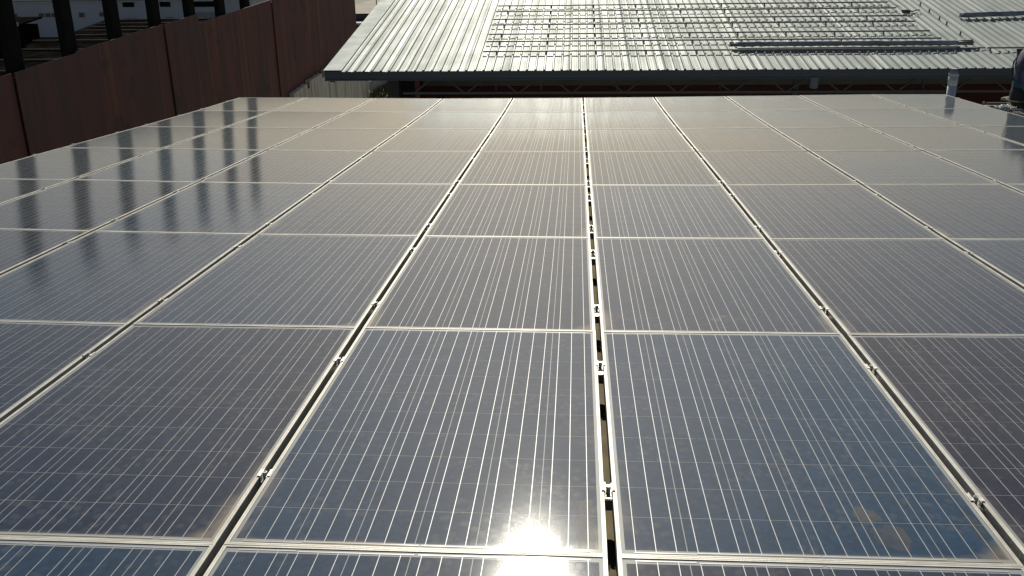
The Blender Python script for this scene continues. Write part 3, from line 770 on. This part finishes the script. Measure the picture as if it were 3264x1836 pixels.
m.box(5.55, 5.58, 9.7, 11.0, -.115, -.085)
m.box(5.55, 5.59, 9.9, 9.94, -.62, -.115); m.box(5.55, 5.59, 10.9, 10.94, -.56, -.115)
o = m.build('rail_trestle', M['raild'], cat='trestle', label='low metal rail trestle at the right array edge carrying rag and brackets'); o.matrix_world = RT

# ---- worker (squatting, facing right, seen from behind at the frame edge)
def skin_body(name, joints, bones, mats, pick, loc):
    me = bpy.data.meshes.new(name); keys = list(joints)
    me.from_pydata([joints[k][0] for k in keys], [(keys.index(a), keys.index(b)) for a, b in bones], [])
    ob = bpy.data.objects.new(name, me); COL.objects.link(ob)
    md = ob.modifiers.new('skin', 'SKIN')
    for i, k in enumerate(keys):
        r_ = joints[k][1]; r_ = r_ if isinstance(r_, tuple) else (r_, r_)
        me.skin_vertices[0].data[i].radius = r_; me.skin_vertices[0].data[i].use_root = (i == 0)
    md.use_smooth_shade = True
    ss = ob.modifiers.new('sub', 'SUBSURF'); ss.levels = 2; ss.render_levels = 2
    dg = bpy.context.evaluated_depsgraph_get(); nm = bpy.data.meshes.new_from_object(ob.evaluated_get(dg))
    bpy.data.objects.remove(ob)
    nm.materials.clear()
    for m_ in mats: nm.materials.append(m_)
    for p_ in nm.polygons: p_.material_index = pick(p_.center); p_.use_smooth = True
    o_ = bpy.data.objects.new(name, nm); COL.objects.link(o_); return o_
# local frame: x forward (to the right), y left side (away from camera is +y), z up, floor at 0
J = {'pelvis': ((0, 0, .50), (.15, .135)), 'waist': ((.01, 0, .66), (.135, .12)), 'chest': ((-.01, 0, .86), (.165, .145)), 'neckb': ((.06, 0, 1.06), (.115, .10)),
     'neck': ((.14, 0, 1.14), .055), 'headb': ((.21, 0, 1.18), .075), 'head': ((.24, 0, 1.27), (.095, .085)), 'crown': ((.235, 0, 1.345), .06)}
Bn = [('pelvis', 'waist'), ('waist', 'chest'), ('chest', 'neckb'), ('neckb', 'neck'), ('neck', 'headb'), ('headb', 'head'), ('head', 'crown')]
for s_, n_ in ((-1, 'r'), (1, 'l')):
    J.update({'sh'+n_: ((.05, s_*.20, 1.0), .080), 'ua'+n_: ((.05, s_*.235, .87), .066), 'el'+n_: ((.15, s_*.235, .73), .046), 'fa'+n_: ((.32, s_*.20, .66), .038), 'wr'+n_: ((.43, s_*.14, .60), .027), 'pa'+n_: ((.485, s_*.12, .575), (.036, .018)),
              'hp'+n_: ((.03, s_*.12, .44), .115), 'th'+n_: ((.24, s_*.20, .50), .088), 'kn'+n_: ((.44, s_*.23, .54), .066), 'cf'+n_: ((.33, s_*.21, .32), .062), 'an'+n_: ((.21, s_*.18, .11), .042), 'he'+n_: ((.18, s_*.18, .05), .045), 'ft'+n_: ((.32, s_*.19, .045), (.05, .038)), 'to'+n_: ((.44, s_*.20, .035), (.044, .026))})
    Bn += [('neckb', 'sh'+n_), ('sh'+n_, 'ua'+n_), ('ua'+n_, 'el'+n_), ('el'+n_, 'fa'+n_), ('fa'+n_, 'wr'+n_), ('wr'+n_, 'pa'+n_), ('pelvis', 'hp'+n_), ('hp'+n_, 'th'+n_), ('th'+n_, 'kn'+n_), ('kn'+n_, 'cf'+n_), ('cf'+n_, 'an'+n_), ('an'+n_, 'he'+n_), ('he'+n_, 'ft'+n_), ('ft'+n_, 'to'+n_)]
    for k in range(4):
        oy = (k-1.5)*.017; ln = (.030, .036, .034, .026)[k]
        J.update({'f%d0%s' % (k, n_): ((.505, s_*.12+oy, .57), .009), 'f%d1%s' % (k, n_): ((.51+ln, s_*.118+oy*1.1, .553), .0085), 'f%d2%s' % (k, n_): ((.515+ln*1.5, s_*.116+oy*1.1, .522), .0075)})
        Bn += [('pa'+n_, 'f%d0%s' % (k, n_)), ('f%d0%s' % (k, n_), 'f%d1%s' % (k, n_)), ('f%d1%s' % (k, n_), 'f%d2%s' % (k, n_))]
    J.update({'t0'+n_: ((.475, s_*.12-s_*.036, .560), .0105), 't1'+n_: ((.50, s_*.12-s_*.05, .535), .009)})
    Bn += [('pa'+n_, 't0'+n_), ('t0'+n_, 't1'+n_)]
def pick(c):
    if c.z > 1.115: return 2
    if c.x > .425 and .45 < c.z < .66 and abs(c.y) < .19: return 2
    if c.z < .105: return 3
    if c.z > .63: return 0
    if c.x > .2 and c.z > .60: return 0
    return 1
wk = empty('person', (5.69, 10.62, -1.07), (0, 0, math.radians(4)), cat='person', label='squatting worker in a grey violet shirt with a teal harness belt at the right edge')
wk.scale = (1.08, 1.08, 1.08)
body = skin_body('body', J, Bn, [M['shirt'], M['trous'], M['skin'], M['gum']], pick, None); body.parent = wk
for v_ in body.data.vertices:                       # cloth folds
    c = v_.co
    if c.z < 1.1 and c.x < .42: v_.co += v_.normal * (.010*noise.noise(c*14) + .006*noise.noise(c*30))
# face: nose, ears, brows shaped on the head; hair cap
m = MB()
m.tube([(.325, 0, 1.30), (.350, 0, 1.265), (.335, 0, 1.25)], [.010, .016, .010], 8); 
for s_ in (-1, 1): m.tube([(.235, s_*.083, 1.30), (.232, s_*.095, 1.28), (.237, s_*.085, 1.25)], [.008, .016, .008], 8)
m.build('face_features', M['skin'], wk)
m = MB()
for s_ in (-1, 1):
    m.tube([(.322, s_*.03-.012, 1.288), (.327, s_*.03, 1.290), (.322, s_*.03+.012, 1.288)], [.004, .007, .004], 6)
m.tube([(.318, -.022, 1.225), (.325, 0, 1.222), (.318, .022, 1.225)], .005, 6); m.build('eyes_and_mouth', M['hair'], wk)
m = MB(); R_ = 12
for i in range(6):
    for k in range(R_):
        def hp(i, k):
            a = i/6*1.75; b2 = 2*PI*k/R_; rr = .105 + .006*noise.noise(Vector((i, k, 1)))
            return Vector((.222 - .3*.0 + rr*math.sin(a)*math.cos(b2)*1.02 - (.02 if i > 3 else 0), rr*.92*math.sin(a)*math.sin(b2), 1.285 + rr*1.06*math.cos(a) + (.035 if (i > 3 and math.cos(b2) > .2) else 0)))
        m.face([hp(i, k), hp(i+1, k), hp(i+1, k+1), hp(i, k+1)], 0, True)
m.build('hair', M['hair'], wk)
def belt(cz, rx, ry, h, cx, tiltx, mat, name, n=28):
    m = MB()
    for k in range(n):
        a0, a1 = 2*PI*k/n, 2*PI*(k+1)/n
        P = lambda a, z, e_: Vector((cx + (rx+e_)*math.cos(a), (ry+e_)*math.sin(a), cz + z + tiltx*math.cos(a)))
        m.face([P(a0, -h, 0), P(a1, -h, 0), P(a1, h, 0), P(a0, h, 0)], 0, True); m.face([P(a0, h, 0), P(a1, h, 0), P(a1, h, -.012), P(a0, h, -.012)])
    m.build(name, mat, wk)
belt(.655, .134, .145, .034, .008, -.015, M['teal'], 'harness_belt')
belt(.50, .150, .215, .008, .0, .03, M['yellow'], 'yellow_strap')
m = MB()
for s_ in (-1, 1):
    m.tube([(-.100, s_*.06, .68), (-.125, s_*.08, .80), (-.118, s_*.10, .92), (-.055, s_*.10, 1.02), (.03, s_*.08, 1.095)], .009, 6)
m.build('harness_strap', M['teal'], wk)
m = MB(); m.tube([(-.02, 0, 1.10), (.04, -.06, 1.11), (.10, -.075, 1.11)], .018, 8); m.tube([(-.02, 0, 1.10), (.04, .06, 1.11), (.10, .075, 1.11)], .018, 8); m.build('collar', M['white'], wk)
bpy.context.view_layer.update()
